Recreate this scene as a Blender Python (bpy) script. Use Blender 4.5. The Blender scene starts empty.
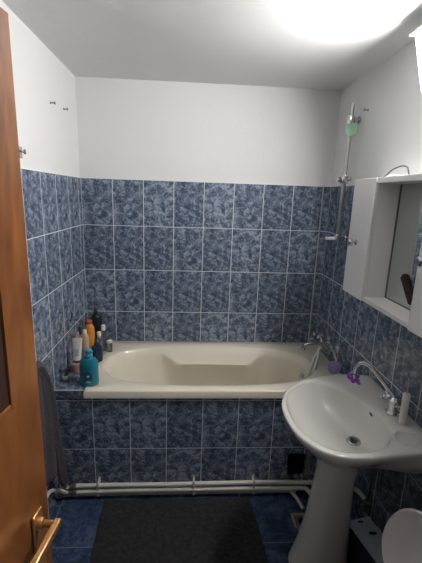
import bpy, bmesh, math, random
from mathutils import Vector, Matrix
random.seed(7)
PI = math.pi
scn = bpy.context.scene
COL = scn.collection

# ------------------------------------------------------------------ materials
def new_mat(name):
    m = bpy.data.materials.new(name); m.use_nodes = True
    nt = m.node_tree
    return m, nt, nt.nodes['Principled BSDF']

def simple(name, col, rough=0.5, metal=0.0, noise=0.0, nscale=20.0, bump=0.0, bscale=80.0, trans=0.0, coat=0.0, emit=0.0, alpha=1.0, ior=1.45):
    m, nt, b = new_mat(name)
    b.inputs['Base Color'].default_value = (*col, 1)
    b.inputs['Roughness'].default_value = rough
    b.inputs['Metallic'].default_value = metal
    b.inputs['Transmission Weight'].default_value = trans
    b.inputs['Coat Weight'].default_value = coat
    b.inputs['IOR'].default_value = ior
    tc = nt.nodes.new('ShaderNodeTexCoord')
    if noise > 0:
        n = nt.nodes.new('ShaderNodeTexNoise'); n.inputs['Scale'].default_value = nscale; n.inputs['Detail'].default_value = 5
        nt.links.new(tc.outputs['Object'], n.inputs['Vector'])
        r = nt.nodes.new('ShaderNodeValToRGB')
        r.color_ramp.elements[0].position = .3; r.color_ramp.elements[1].position = .7
        r.color_ramp.elements[0].color = (*[c*(1-noise) for c in col], 1)
        r.color_ramp.elements[1].color = (*[min(1, c*(1+noise)) for c in col], 1)
        nt.links.new(n.outputs['Fac'], r.inputs['Fac']); nt.links.new(r.outputs['Color'], b.inputs['Base Color'])
    if bump > 0:
        n = nt.nodes.new('ShaderNodeTexNoise'); n.inputs['Scale'].default_value = bscale; n.inputs['Detail'].default_value = 4
        nt.links.new(tc.outputs['Object'], n.inputs['Vector'])
        bp = nt.nodes.new('ShaderNodeBump'); bp.inputs['Strength'].default_value = bump; bp.inputs['Distance'].default_value = 0.01
        nt.links.new(n.outputs['Fac'], bp.inputs['Height']); nt.links.new(bp.outputs['Normal'], b.inputs['Normal'])
    return m

def tile_mat(name, axes, size, off, cols, grout, gw=0.0034, nscale=26.0, rough=0.22, top=None, paint=None, stretch=(1, 1), var=0.16):
    """glazed printed tiles; above 'top' (world z) the wall is plain paint"""
    m, nt, b = new_mat(name)
    N, Lk = nt.nodes, nt.links
    def math_(op, a, c=None, d=None):
        n = N.new('ShaderNodeMath'); n.operation = op
        for i, v in enumerate((a, c, d)):
            if v is None: continue
            if isinstance(v, (int, float)): n.inputs[i].default_value = v
            else: Lk.new(v, n.inputs[i])
        return n.outputs[0]
    tc = N.new('ShaderNodeTexCoord'); sp = N.new('ShaderNodeSeparateXYZ'); Lk.new(tc.outputs['Object'], sp.inputs[0])
    A, B = sp.outputs[axes[0]], sp.outputs[axes[1]]
    u = math_('DIVIDE', math_('SUBTRACT', A, off[0]), size[0]); v = math_('DIVIDE', math_('SUBTRACT', B, off[1]), size[1])
    fu, fv = math_('FRACT', u), math_('FRACT', v)
    iu, iv = math_('FLOOR', u), math_('FLOOR', v)
    du = math_('MULTIPLY', math_('MINIMUM', fu, math_('SUBTRACT', 1.0, fu)), size[0])
    dv = math_('MULTIPLY', math_('MINIMUM', fv, math_('SUBTRACT', 1.0, fv)), size[1])
    d = math_('MINIMUM', du, dv)
    mask = N.new('ShaderNodeMapRange'); mask.inputs['From Min'].default_value = gw*.42; mask.inputs['From Max'].default_value = gw*.62
    Lk.new(d, mask.inputs['Value'])           # 0 in grout, 1 on tile
    idc = N.new('ShaderNodeCombineXYZ'); Lk.new(iu, idc.inputs[0]); Lk.new(iv, idc.inputs[1])
    wn = N.new('ShaderNodeTexWhiteNoise'); wn.noise_dimensions = '2D'; Lk.new(idc.outputs[0], wn.inputs['Vector'])
    cc = N.new('ShaderNodeCombineXYZ')
    Lk.new(math_('MULTIPLY', fu, size[0]*stretch[0]), cc.inputs[0]); Lk.new(math_('MULTIPLY', fv, size[1]*stretch[1]), cc.inputs[1])
    Lk.new(math_('MULTIPLY', math_('FLOOR', math_('MULTIPLY', wn.outputs['Value'], 3.0)), 0.35), cc.inputs[2])
    n1 = N.new('ShaderNodeTexNoise'); n1.inputs['Scale'].default_value = nscale; n1.inputs['Detail'].default_value = 6; n1.inputs['Roughness'].default_value = .62; n1.inputs['Distortion'].default_value = .5
    Lk.new(cc.outputs[0], n1.inputs['Vector'])
    n2 = N.new('ShaderNodeTexNoise'); n2.inputs['Scale'].default_value = nscale*3.2; n2.inputs['Detail'].default_value = 3; n2.inputs['Distortion'].default_value = .9
    Lk.new(cc.outputs[0], n2.inputs['Vector'])
    mixv = math_('ADD', math_('MULTIPLY', n1.outputs['Fac'], .62), math_('MULTIPLY', n2.outputs['Fac'], .38))
    mixv = math_('ADD', mixv, math_('MULTIPLY', math_('SUBTRACT', wn.outputs['Value'], .5), var*.25))
    rp = N.new('ShaderNodeValToRGB'); e = rp.color_ramp.elements
    e[0].position = .41; e[0].color = (*cols[0], 1); e[1].position = .60; e[1].color = (*cols[2], 1)
    k = e.new(.50); k.color = (*cols[1], 1)
    Lk.new(mixv, rp.inputs['Fac'])
    mx = N.new('ShaderNodeMix'); mx.data_type = 'RGBA'
    Lk.new(mask.outputs[0], mx.inputs['Factor']); mx.inputs['A'].default_value = (*grout, 1); Lk.new(rp.outputs['Color'], mx.inputs['B'])
    rr = N.new('ShaderNodeMapRange'); rr.inputs['To Min'].default_value = .8; rr.inputs['To Max'].default_value = rough
    Lk.new(mask.outputs[0], rr.inputs['Value'])
    bp = N.new('ShaderNodeBump'); bp.inputs['Strength'].default_value = .35; bp.inputs['Distance'].default_value = .0015
    Lk.new(mask.outputs[0], bp.inputs['Height'])
    Lk.new(mx.outputs['Result'], b.inputs['Base Color']); Lk.new(rr.outputs[0], b.inputs['Roughness']); Lk.new(bp.outputs['Normal'], b.inputs['Normal'])
    return m

TOP = 1.78
BL = [(.052, .066, .100), (.120, .152, .215), (.300, .350, .430)]
BLL = [(.060, .078, .120), (.150, .190, .270), (.380, .430, .510)]
GR = (.72, .73, .74)
M = {}
M['tile_back'] = tile_mat('tile_back', (0, 2), (.2, .3), (0.0, TOP), BL, GR)
M['tile_left'] = tile_mat('tile_left', (1, 2), (.2, .3), (-.2656, TOP), BL, GR)
M['tile_right'] = tile_mat('tile_right', (1, 2), (.2, .3), (-.014, TOP), BL, GR)
M['tile_panel'] = tile_mat('tile_panel', (0, 2), (.2, .3), (0.2, .294), BL, GR)
M['tile_ledge'] = tile_mat('tile_ledge', (0, 1), (.2, .3), (-.045, -.10), BL, GR)
FB = [(.012, .020, .045), (.026, .046, .098), (.070, .100, .165)]
M['tile_floor'] = tile_mat('tile_floor', (0, 1), (1/3, 1/3), (.027, -1.02), FB, (.22, .24, .27), nscale=12.0, rough=.28)
M['joint'] = simple('pale_joint', (.50, .52, .55), .6)
M['paint'] = simple('white_wall_paint', (.71, .71, .705), .75, bump=.12, bscale=45)
M['tilebody'] = simple('tile_edge_grey', (.30, .33, .38), .6)
# ceiling: trowelled plaster
m, nt, b = new_mat('ceiling_plaster')
b.inputs['Base Color'].default_value = (.74, .74, .73, 1); b.inputs['Roughness'].default_value = .8
tc = nt.nodes.new('ShaderNodeTexCoord')
n = nt.nodes.new('ShaderNodeTexNoise'); n.inputs['Scale'].default_value = 6.5; n.inputs['Detail'].default_value = 6; n.inputs['Roughness'].default_value = .55; n.inputs['Distortion'].default_value = .35
nt.links.new(tc.outputs['Object'], n.inputs['Vector'])
ad = n
bp = nt.nodes.new('ShaderNodeBump'); bp.inputs['Strength'].default_value = .35; bp.inputs['Distance'].default_value = .013
nt.links.new(ad.outputs[0], bp.inputs['Height']); nt.links.new(bp.outputs['Normal'], b.inputs['Normal'])
M['ceiling'] = m
# wood
def wood(name, c1, c2, rough=.32):
    m, nt, b = new_mat(name)
    tc = nt.nodes.new('ShaderNodeTexCoord'); mp = nt.nodes.new('ShaderNodeMapping'); mp.inputs['Scale'].default_value = (6, 6, 2.0)
    mp.inputs['Rotation'].default_value = (.25, 0, 0)
    w = nt.nodes.new('ShaderNodeTexNoise'); w.inputs['Scale'].default_value = 2.2; w.inputs['Detail'].default_value = 8; w.inputs['Distortion'].default_value = 1.2
    rp = nt.nodes.new('ShaderNodeValToRGB'); rp.color_ramp.elements[0].position = .3; rp.color_ramp.elements[1].position = .7
    rp.color_ramp.elements[0].color = (*c1, 1); rp.color_ramp.elements[1].color = (*c2, 1)
    nt.links.new(tc.outputs['Object'], mp.inputs[0]); nt.links.new(mp.outputs[0], w.inputs['Vector']); nt.links.new(w.outputs['Fac'], rp.inputs['Fac'])
    nt.links.new(rp.outputs['Color'], b.inputs['Base Color']); b.inputs['Roughness'].default_value = rough; b.inputs['Coat Weight'].default_value = .15
    return m
M['wood'] = wood('door_veneer', (.140, .046, .013), (.330, .120, .032))
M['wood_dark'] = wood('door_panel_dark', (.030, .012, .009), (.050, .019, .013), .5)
M['bronze'] = simple('bronze_metal', (.62, .34, .14), .32, .75)
M['tub'] = simple('tub_enamel', (.76, .70, .58), .16, coat=.4)
M['ceramic'] = simple('sink_ceramic', (.60, .58, .55), .12, coat=.5)
M['ceramic_lid'] = simple('toilet_plastic', (.72, .68, .67), .22)
M['chrome'] = simple('chrome', (.56, .57, .58), .14, 1.0)
M['brushed'] = simple('brushed_chrome', (.44, .43, .42), .28, 1.0)
M['steel_dark'] = simple('dull_fitting_metal', (.30, .27, .23), .4, .9)
M['cabinet'] = simple('cabinet_laminate', (.74, .73, .72), .30)
M['mirror'] = simple('mirror_glass', (.66, .70, .69), .03, 1.0)
M['seal'] = simple('grey_seal', (.10, .11, .11), .5)
M['black'] = simple('black_plastic', (.012, .012, .014), .35)
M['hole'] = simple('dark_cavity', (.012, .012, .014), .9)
M['pipe'] = simple('white_plastic_pipe', (.60, .58, .53), .35)
M['pipe_grey'] = simple('grey_pipe', (.42, .40, .36), .45, noise=.2)  # mottled grey, darker than the white pipes
M['rug'] = simple('rug_pile', (.026, .025, .027), .95, noise=.45, nscale=60, bump=1.0, bscale=260)
M['towel'] = simple('towel_terry', (.080, .070, .078), .95, noise=.2, nscale=90, bump=.8, bscale=300)
M['lamp_body'] = simple('lamp_body', (.55, .56, .57), .4)
m, nt, b = new_mat('lamp_diffuser'); b.inputs['Base Color'].default_value = (.9, .9, .9, 1)
b.inputs['Emission Color'].default_value = (1, .985, .96, 1); b.inputs['Emission Strength'].default_value = 80
M['diffuser'] = m
M['teal'] = simple('teal_bottle', (.015, .185, .25), .22, coat=.4)
M['teal_cap'] = simple('teal_cap', (.03, .30, .40), .3)
M['navy_print'] = simple('navy_print', (.02, .05, .11), .5)
M['pale_print'] = simple('pale_print', (.45, .62, .66), .5)
M['white_tube'] = simple('white_tube', (.70, .70, .66), .4)
M['green_print'] = simple('sage_print', (.22, .30, .22), .5)
M['pink'] = simple('pink_jar', (.38, .20, .20), .35)
M['palepink'] = simple('pale_pink_bottle', (.52, .34, .27), .3, coat=.3)
M['cream_cap'] = simple('cream_cap', (.72, .66, .56), .4)
M['orange'] = simple('orange_bottle', (.62, .26, .04), .25, coat=.3)
M['red_cap'] = simple('red_cap', (.35, .07, .04), .35)
M['dark_green'] = simple('dark_green_bottle', (.012, .020, .018), .2, coat=.4)
M['navy'] = simple('navy_bottle', (.018, .022, .060), .25, coat=.3)
M['clear'] = simple('smoky_clear_plastic', (.52, .55, .55), .10, trans=.85)
M['white_cap'] = simple('white_cap', (.80, .80, .78), .4)
M['purple'] = simple('purple_rubber', (.20, .05, .34), .5)
M['lilac'] = simple('lilac_mesh', (.38, .28, .56), .8, bump=1.0, bscale=220)
M['cord'] = simple('white_cord', (.62, .58, .52), .7)
M['green_disc'] = simple('mint_green_plastic', (.30, .52, .34), .45)
M['cable'] = simple('dark_cable', (.06, .055, .05), .5)
M['bristle'] = simple('brown_bristles', (.050, .026, .024), .85, bump=1.0, bscale=400)
M['brush_wood'] = simple('reddish_handle', (.16, .035, .022), .4)
M['brush_tube'] = simple('off_white_plastic', (.62, .585, .54), .4)
M['carton'] = simple('blue_grey_carton', (.50, .56, .66), .45, noise=.12, nscale=9)
M['carton_side'] = simple('dark_blue_carton_side', (.028, .035, .055), .5)
M['drain_frame'] = simple('tan_drain_metal', (.46, .38, .28), .45, .3)
M['hall'] = simple('hall_paint', (.6, .58, .55), .8)

# ------------------------------------------------------------------ mesh helpers
def BM(): return bmesh.new()
def add_box(bm, x0, x1, y0, y1, z0, z1, mat4=None):
    vs = [bm.verts.new(Vector((x, y, z)) if mat4 is None else mat4 @ Vector((x, y, z))) for x in (x0, x1) for y in (y0, y1) for z in (z0, z1)]
    for f in ((0, 1, 3, 2), (4, 6, 7, 5), (0, 4, 5, 1), (2, 3, 7, 6), (0, 2, 6, 4), (1, 5, 7, 3)):
        bm.faces.new([vs[i] for i in f])
    return bm
def add_rings(bm, rings, cap0=True, cap1=True, closed=True):
    R = [[bm.verts.new(Vector(p)) for p in r] for r in rings]
    n = len(R[0])
    for a, c in zip(R, R[1:]):
        for i in range(n if closed else n-1):
            j = (i+1) % n
            bm.faces.new((a[i], a[j], c[j], c[i]))
    if cap0: bm.faces.new(list(reversed(R[0])))
    if cap1: bm.faces.new(R[-1])
    return bm
def frame_from(axis):
    a = Vector(axis).normalized(); t = Vector((0, 0, 1)) if abs(a.z) < .9 else Vector((1, 0, 0))
    s = a.cross(t).normalized(); return a, s, s.cross(a).normalized()
def add_lathe(bm, prof, c, axis=(0, 0, 1), n=24, sx=1.0, sy=1.0, twist=0.0):
    a, s, t = frame_from(axis)
    if abs(Vector(axis).normalized().z) > .999: a, s, t = Vector((0, 0, 1 if axis[2] > 0 else -1)), Vector((1, 0, 0)), Vector((0, 1, 0))
    c = Vector(c); rings = []
    for r, h in prof:
        r = max(r, 1e-5)
        rings.append([c + a*h + s*(r*sx*math.cos(2*PI*i/n+twist)) + t*(r*sy*math.sin(2*PI*i/n+twist)) for i in range(n)])
    return add_rings(bm, rings)
def catmull(P, sub=8, closed=False):
    P = [Vector(p) for p in P]; out = []; n = len(P)
    for i in range(n if closed else n-1):
        p0 = P[(i-1) % n] if closed or i > 0 else P[0]*2-P[1]
        p1, p2 = P[i], P[(i+1) % n]
        p3 = P[(i+2) % n] if closed or i+2 < n else p2*2-p1
        for k in range(sub):
            t = k/sub
            out.append(.5*((2*p1)+(p2-p0)*t+(2*p0-5*p1+4*p2-p3)*t*t+(3*p1-p0-3*p2+p3)*t**3))
    if not closed: out.append(P[-1])
    return out
def add_tube(bm, pts, r, n=10, smooth=6, radii=None, closed=False):
    P = catmull(pts, smooth, closed) if smooth else [Vector(p) for p in pts]
    N = len(P); prev = None; rings = []
    for i, p in enumerate(P):
        d = (P[(i+1) % N]-P[i-1]) if closed else (P[min(i+1, N-1)]-P[max(i-1, 0)])
        d.normalize()
        if prev is None:
            t = Vector((0, 0, 1)) if abs(d.z) < .9 else Vector((1, 0, 0)); s = d.cross(t).normalized()
        else:
            s = (prev - d*prev.dot(d)).normalized()
        prev = s; t = d.cross(s)
        rr = r if radii is None else radii(i/(N-1))
        rings.append([p + s*(rr*math.cos(2*PI*k/n)) + t*(rr*math.sin(2*PI*k/n)) for k in range(n)])
    if closed: rings.append(rings[0])
    return add_rings(bm, rings, not closed, not closed)

ROOT = {}
def thing(name, label, cat, loc, group=None):
    o = bpy.data.objects.new(name, None); COL.objects.link(o); o.location = loc
    o.empty_display_size = .05
    o['label'] = label; o['category'] = cat
    if group: o['group'] = group
    ROOT[o.name] = Vector(loc); return o
def obj(name, bm, mat, parent=None, label=None, bevel=0.0, angle=35, solid=0.0, sub=0, loc=None):
    off = Vector((0, 0, 0))
    if parent is not None: off = ROOT[parent.name]
    elif loc is not None: off = Vector(loc)
    bmesh.ops.remove_doubles(bm, verts=bm.verts, dist=1e-6)
    bmesh.ops.recalc_face_normals(bm, faces=bm.faces)
    for v in bm.verts: v.co -= off
    me = bpy.data.meshes.new(name); bm.to_mesh(me); bm.free()
    for p in me.polygons: p.use_smooth = True
    me.set_sharp_from_angle(angle=math.radians(angle))
    me.materials.append(mat)
    o = bpy.data.objects.new(name, me); COL.objects.link(o)
    if parent is not None: o.parent = parent
    else: o.location = off
    ROOT[o.name] = off
    if label: o['label'] = label
    if solid:
        s = o.modifiers.new('thick', 'SOLIDIFY'); s.thickness = solid; s.offset = 0
    if bevel:
        bv = o.modifiers.new('bevel', 'BEVEL'); bv.width = bevel; bv.segments = 3; bv.limit_method = 'ANGLE'; bv.angle_limit = math.radians(40); bv.harden_normals = False
    if sub:
        sb = o.modifiers.new('sub', 'SUBSURF'); sb.levels = sub; sb.render_levels = sub
    return o
def struct(name, bm, mat, **k):
    o = obj(name, bm, mat, **k); o['kind'] = 'structure'; return o
def single(o, label, cat, group=None):
    o['label'] = label; o['category'] = cat
    if group: o['group'] = group
    return o

# ------------------------------------------------------------------ the room
W, YF, H = 1.65, -2.42, 2.377
struct('floor', add_box(BM(), -.1, W+.1, YF-.12, .1, -.05, 0), M['tile_floor'])
struct('ceiling', add_box(BM(), -.1, W+.1, YF-.12, .1, H, H+.08), M['ceiling'])
# painted masonry, with the tiles standing a few millimetres proud of it
struct('wall_back', add_box(BM(), -.1, W+.1, .008, .1, 0, H), M['paint'])
struct('wall_left', add_box(BM(), -.1, -.008, YF, .008, 0, H), M['paint'])
struct('wall_right', add_box(BM(), W+.008, W+.1, YF, .008, 0, H), M['paint'])
struct('trim_1', add_box(BM(), 0, W, 0, .008, 0, TOP), M['tile_back'])
struct('trim_2', add_box(BM(), -.008, 0, YF, .008, 0, TOP), M['tile_left'])
struct('trim_3', add_box(BM(), W, W+.008, YF, .008, 0, TOP), M['tile_right'])
# entrance wall with the doorway the photograph is taken from
bm = BM()
add_box(bm, -.1, .27, YF-.12, YF, 0, H); add_box(bm, 1.02, W+.1, YF-.12, YF, 0, H); add_box(bm, .27, 1.02, YF-.12, YF, 2.04, H)
struct('wall_front', bm, M['paint'])

# tub panel with the inspection opening
PY = -.685
bm = BM()
hx0, hx1, hz0, hz1 = 1.304, 1.412, .088, .250
add_box(bm, 0, hx0, PY, PY+.03, 0, .612); add_box(bm, hx1, W, PY, PY+.03, 0, .612)
add_box(bm, hx0, hx1, PY, PY+.03, 0, hz0); add_box(bm, hx0, hx1, PY, PY+.03, hz1, .612)
struct('trim_4', bm, M['tile_panel'])
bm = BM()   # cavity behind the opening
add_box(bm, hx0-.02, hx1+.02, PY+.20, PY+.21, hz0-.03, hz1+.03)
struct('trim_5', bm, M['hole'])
# tiled shelf at the foot of the tub
struct('trim_6', add_box(BM(), 0, .157, PY+.03, 0, .60, .659), M['tile_ledge'])
struct('trim_7', add_box(BM(), 0, .158, PY-.006, PY+.03, .612, .659), M['tile_panel'], bevel=.002)
struct('trim_11', add_box(BM(), 1.4125, 1.440, PY-.004, PY+.001, .084, .262), simple('bare_cement', (.22, .20, .19), .9, noise=.2))
struct('trim_10', add_box(BM(), 0, .157, PY-.0085, PY-.002, .6555, .6605), M['joint'], bevel=.001)
# cut wall tile strip boxing-in the right back corner (thin grey line in the photo)
struct('trim_8', add_box(BM(), 1.603, 1.607, -.0025, 0, .66, TOP), M['tilebody'])

# ------------------------------------------------------------------ bathtub
tub = thing('bathtub', 'cream built-in bathtub with moulded armrests behind the blue tiled panel', 'bathtub', (.9, -.35, .615))
N = 192
cx, cy = .850, -.362
def super_r(th, a, b, e): return (abs(math.cos(th)/a)**e + abs(math.sin(th)/b)**e)**(-1/e)
def rect_pt(th, x0, x1, y0, y1, c=(cx, cy)):
    dx, dy = math.cos(th), math.sin(th); t = 1e9
    if dx > 1e-9: t = min(t, (x1-c[0])/dx)
    if dx < -1e-9: t = min(t, (x0-c[0])/dx)
    if dy > 1e-9: t = min(t, (y1-c[1])/dy)
    if dy < -1e-9: t = min(t, (y0-c[1])/dy)
    return c[0]+t*dx, c[1]+t*dy
ths = [2*PI*(i+.5)/N for i in range(N)]
# use angles denser at the ends: reparametrise by ellipse angle
ths = [math.atan2(.268*math.sin(t), .645*math.cos(t)) for t in ths]
def sm(a, b, x):
    t = min(1, max(0, (x-a)/(b-a))); return t*t*(3-2*t)
def ring_rect(x0, x1, y0, y1, z): return [(*rect_pt(t, x0, x1, y0, y1), z) for t in ths]
def ring_sup(a, b, z, e=2.7, dx=0, dy=0):
    out = []
    for t in ths:
        r = super_r(t, a, b, e); out.append((cx+dx+r*math.cos(t), cy+dy+r*math.sin(t), z))
    return out
def armrest(base, zmid, w):
    out = []
    for (x, y, z) in base:
        k = sm(.52, .67, x)*(1-sm(1.11, 1.25, x))
        s = 1 if y > cy else -1
        out.append((x, y - s*w*k, z + (zmid-z)*k))
    return out
x0, x1, y0, y1 = .158, 1.648, -.700, -.001
rings = [ring_rect(x0+.012, x1, y0+.012, y1, .612), ring_rect(x0, x1, y0, y1, .616), ring_rect(x0, x1, y0, y1, .652),
         ring_rect(x0+.002, x1, y0+.002, y1, .657), ring_rect(x0+.007, x1-.004, y0+.007, y1-.004, .660),
         ring_sup(.662, .282, .6605), ring_sup(.652, .275, .658), ring_sup(.646, .269, .652), ring_sup(.641, .265, .644),
         armrest(ring_sup(.628, .258, .628), .606, .045), armrest(ring_sup(.622, .255, .620), .590, .092),
         armrest(ring_sup(.616, .251, .608), .580, .098),
         armrest(ring_sup(.604, .245, .57, dx=.008), .55, .082), armrest(ring_sup(.575, .225, .46, dx=.022), .44, .045),
         ring_sup(.525, .195, .34, dx=.04), ring_sup(.49, .175, .28, dx=.055), ring_sup(.44, .145, .252, dx=.06), ring_sup(.30, .09, .246, dx=.06), ring_sup(.05, .02, .244, dx=.06)]
bm = BM(); add_rings(bm, rings, False, True)
obj('tub_shell', bm, M['tub'], tub, angle=60)
bm = BM(); add_lathe(bm, [(.001, 0), (.03, 0), (.032, .004), (.024, .006), (.001, .005)], (1.27, -.36, .246))
obj('drain', bm, M['chrome'], tub, label='chrome drain ring')
bm = BM(); add_lathe(bm, [(.001, 0), (.032, 0), (.034, .006), (.02, .012), (.001, .013)], (1.452, -.36, .56), axis=(-1, 0, .25))
obj('overflow', bm, M['chrome'], tub, label='chrome overflow cover')

# ------------------------------------------------------------------ bathtub tap
T = thing('bath_tap', 'chrome wall-mounted bathtub mixer tap with cross handles and hanging shower hose', 'tap', (1.648, -.33, .80))
tx, tz = 1.575, .785
bm = BM(); add_tube(bm, [(tx, -.235, tz), (tx, -.33, tz), (tx, -.425, tz)], .022, 16, 2)
add_tube(bm, [(tx, -.33, tz), (tx, -.33, tz+.045)], .017, 16, 0)
obj('body', bm, M['chrome'], T)
for y in (-.255, -.405):
    bm = BM(); add_tube(bm, [(tx, y, tz), (1.648, y, tz)], .013, 14, 0); add_lathe(bm, [(.001, 0), (.031, 0), (.031, .004), (.016, .016), (.001, .017)], (1.649, y, tz), axis=(-1, 0, 0))
    obj('wall_connector', bm, M['chrome'], T)
def cross_handle(parent, c, axis, R=.034, r=.0078, name='handle', mat='chrome'):
    a, s, t = frame_from(axis); c = Vector(c); bm = BM()
    add_lathe(bm, [(.001, -.03), (.012, -.03), (.012, -.005), (.015, .0), (.015, .012), (.009, .017), (.001, .018)], c, axis=axis, n=16)
    for k in range(4):
        d = s*math.cos(k*PI/2+.4)+t*math.sin(k*PI/2+.4)
        add_tube(bm, [c+a*.006+d*.008, c+a*.006+d*R], r, 8, 0)
        add_lathe(bm, [(.001, -.008), (.006, -.006), (.0085, 0), (.006, .006), (.001, .008)], c+a*.006+d*R, axis=d, n=10)
    return obj(name, bm, M[mat], parent)
cross_handle(T, (tx, -.205, tz), (0, 1, 0)); cross_handle(T, (tx, -.455, tz), (0, -1, 0))
bm = BM(); add_tube(bm, [(tx, -.33, tz), (tx-.05, -.33, tz+.004), (tx-.105, -.33, tz-.004), (tx-.118, -.33, tz-.026)], .0115, 12)
add_lathe(bm, [(.001, 0), (.014, 0), (.014, -.016), (.001, -.016)], (tx-.119, -.33, tz-.024), n=14)
obj('spout', bm, M['chrome'], T)
bm = BM(); add_tube(bm, [(tx, -.345, tz+.03), (tx-.03, -.35, tz+.065), (tx-.045, -.36, tz+.05)], .008, 10)
add_lathe(bm, [(.001, 0), (.013, 0), (.015, .02), (.001, .024)], (tx, -.33, tz+.045), n=14)
obj('diverter', bm, M['chrome'], T)
bm = BM(); add_tube(bm, [(tx-.02, -.365, tz-.01), (tx-.055, -.38, tz-.06), (tx-.095, -.42, tz-.13), (tx-.145, -.46, .58), (tx-.18, -.44, .42), (tx-.165, -.40, .40), (tx-.135, -.43, .50), (tx-.095, -.455, .60), (tx-.045, -.40, .72), (tx-.02, -.34, tz-.01)], .0095, 12, 8)
obj('shower_hose', bm, M['brushed'], T)

# lilac sponge with its cord, hung on the tap
S = thing('bath_sponge', 'lilac mesh bath sponge hanging on white cord beside bathtub tap', 'sponge', (1.60, -.50, .70))
bm = BM()
r0 = bmesh.ops.create_icosphere(bm, subdivisions=4, radius=.036, matrix=Matrix.Translation((1.592, -.515, .712)))
for v in r0['verts']:
    d = v.co-Vector((1.592, -.515, .712)); k = 1+.16*math.sin(d.x*260+d.z*190)*math.sin(d.y*230-d.z*150)
    v.co = Vector((1.592, -.515, .712))+d*k
obj('mesh_ball', bm, M['lilac'], S)
bm = BM(); add_tube(bm, [(1.597, -.515, .755), (1.590, -.49, .79), (1.580, -.452, .812), (1.596, -.48, .80), (1.602, -.515, .755)], .0028, 6)
obj('cord', bm, M['cord'], S)

# ------------------------------------------------------------------ shower rail
R_ = thing('shower_rail', 'chrome vertical shower rail on the right wall near the back corner', 'shower rail', (1.65, -.33, 1.47))
rx, ry = 1.603, -.328
bm = BM(); add_tube(bm, [(rx, ry, 1.455), (rx, ry, 2.225)], .0125, 14, 0); obj('rail', bm, M['brushed'], R_)
for z in (2.135, 1.470):
    bm = BM(); add_tube(bm, [(rx-.004, ry, z), (1.6595, ry, z)], .0135, 14, 0); add_lathe(bm, [(.001, -.02), (.020, -.022), (.023, 0), (.020, .022), (.001, .02)], (rx, ry, z), n=16)
    add_lathe(bm, [(.001, 0), (.022, 0), (.022, .004), (.012, .012), (.001, .012)], (1.650, ry, z), axis=(-1, 0, 0), n=16)
    obj('wall_bracket', bm, M['chrome'], R_)
bm = BM(); add_lathe(bm, [(.001, -.021), (.022, -.02), (.025, 0), (.022, .02), (.001, .021)], (rx, ry, 1.81), n=16)
add_lathe(bm, [(.001, 0), (.010, 0), (.014, .018), (.013, .03), (.001, .032)], (rx-.012, ry, 1.81), axis=(-1, -.2, 0), n=14)
add_lathe(bm, [(.001, 0), (.011, 0), (.011, .03), (.001, .03)], (rx+.01, ry-.004, 1.81), axis=(.6, -1, .1), n=14)
obj('slider', bm, M['chrome'], R_)
bm = BM(); add_tube(bm, [(rx-.012, ry, 1.468), (rx-.075, ry-.004, 1.468)], .009, 12, 0); obj('holder_arm', bm, M['white_cap'], R_, label='white plastic holder arm')
G = thing('suction_hook', 'small round mint green plastic disc clipped to top of shower rail', 'hook', (1.588, -.342, 2.075))
bm = BM(); add_lathe(bm, [(.001, -.003), (.030, -.003), (.033, 0), (.031, .004), (.012, .007), (.001, .008)], (1.602, -.354, 2.078), axis=(-.3, -1, .05), n=28)
obj('disc', bm, M['green_disc'], G)
bm = BM(); add_tube(bm, [(1.602, -.350, 2.10), (1.602, -.356, 2.112), (1.602, -.347, 2.122)], .004, 8); obj('clip', bm, M['green_disc'], G)

# ------------------------------------------------------------------ mirror cabinet
Cb = thing('bathroom_cabinet', 'white wall cabinet with central mirror niche above the sink', 'cabinet', (1.65, -1.07, 1.232))
fx, zb, zt = 1.535, 1.234, 1.795
ya, yb, yc_, yd = -.668, -.885, -1.262, -1.478
for a_, b_ in ((yb, ya), (yd, yc_)):
    bm = BM(); add_box(bm, fx, W, a_, b_, zb, zt); obj('side_box', bm, M['cabinet'], Cb, bevel=.002)
bm = BM(); add_box(bm, fx-.012, W, yc_, yb, zt-.024, zt); obj('top_panel', bm, M['cabinet'], Cb, bevel=.0015)
bm = BM(); add_box(bm, fx-.008, W, yc_, yb, zb, zb+.020); obj('shelf', bm, M['cabinet'], Cb, bevel=.0015)
bm = BM(); add_box(bm, 1.632, 1.640, yc_+.002, yb-.002, zb+.0205, zt-.0245)
obj('mirror', bm, M['mirror'], Cb, label='clear mirror at the back of the niche')
bm = BM()
for a_ in ((yb-.0055, yb-.0005, zb+.021, zt-.025), (yc_+.0005, yc_+.0055, zb+.021, zt-.025), (yc_+.006, yb-.006, zb+.0205, zb+.0245)): add_box(bm, 1.629, 1.6335, *a_)
obj('mirror_seal', bm, M['seal'], Cb, label='thin dark edge around the mirror')
bm = BM(); add_box(bm, 1.641, 1.6495, yc_, yb, zb+.02, zt-.024); obj('back_board', bm, M['cabinet'], Cb)
for (a, c_, ky) in ((yb, ya, -.762), (yd, yc_, -1.318)):
    bm = BM(); add_box(bm, fx-.017, fx-.0015, a+.001, c_-.001, zb+.001, zt-.001)
    d = obj('door', bm, M['cabinet'], Cb, bevel=.002)
    kz = 1.497
    bm = BM(); add_lathe(bm, [(.001, 0), (.014, 0), (.014, .003), (.007, .006), (.0075, .018), (.0185, .024), (.0195, .034), (.014, .040), (.001, .041)], (fx-.017, ky, kz), axis=(-1, 0, 0), n=18)
    obj('knob', bm, M['chrome'], d, label='chrome knob')

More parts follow.
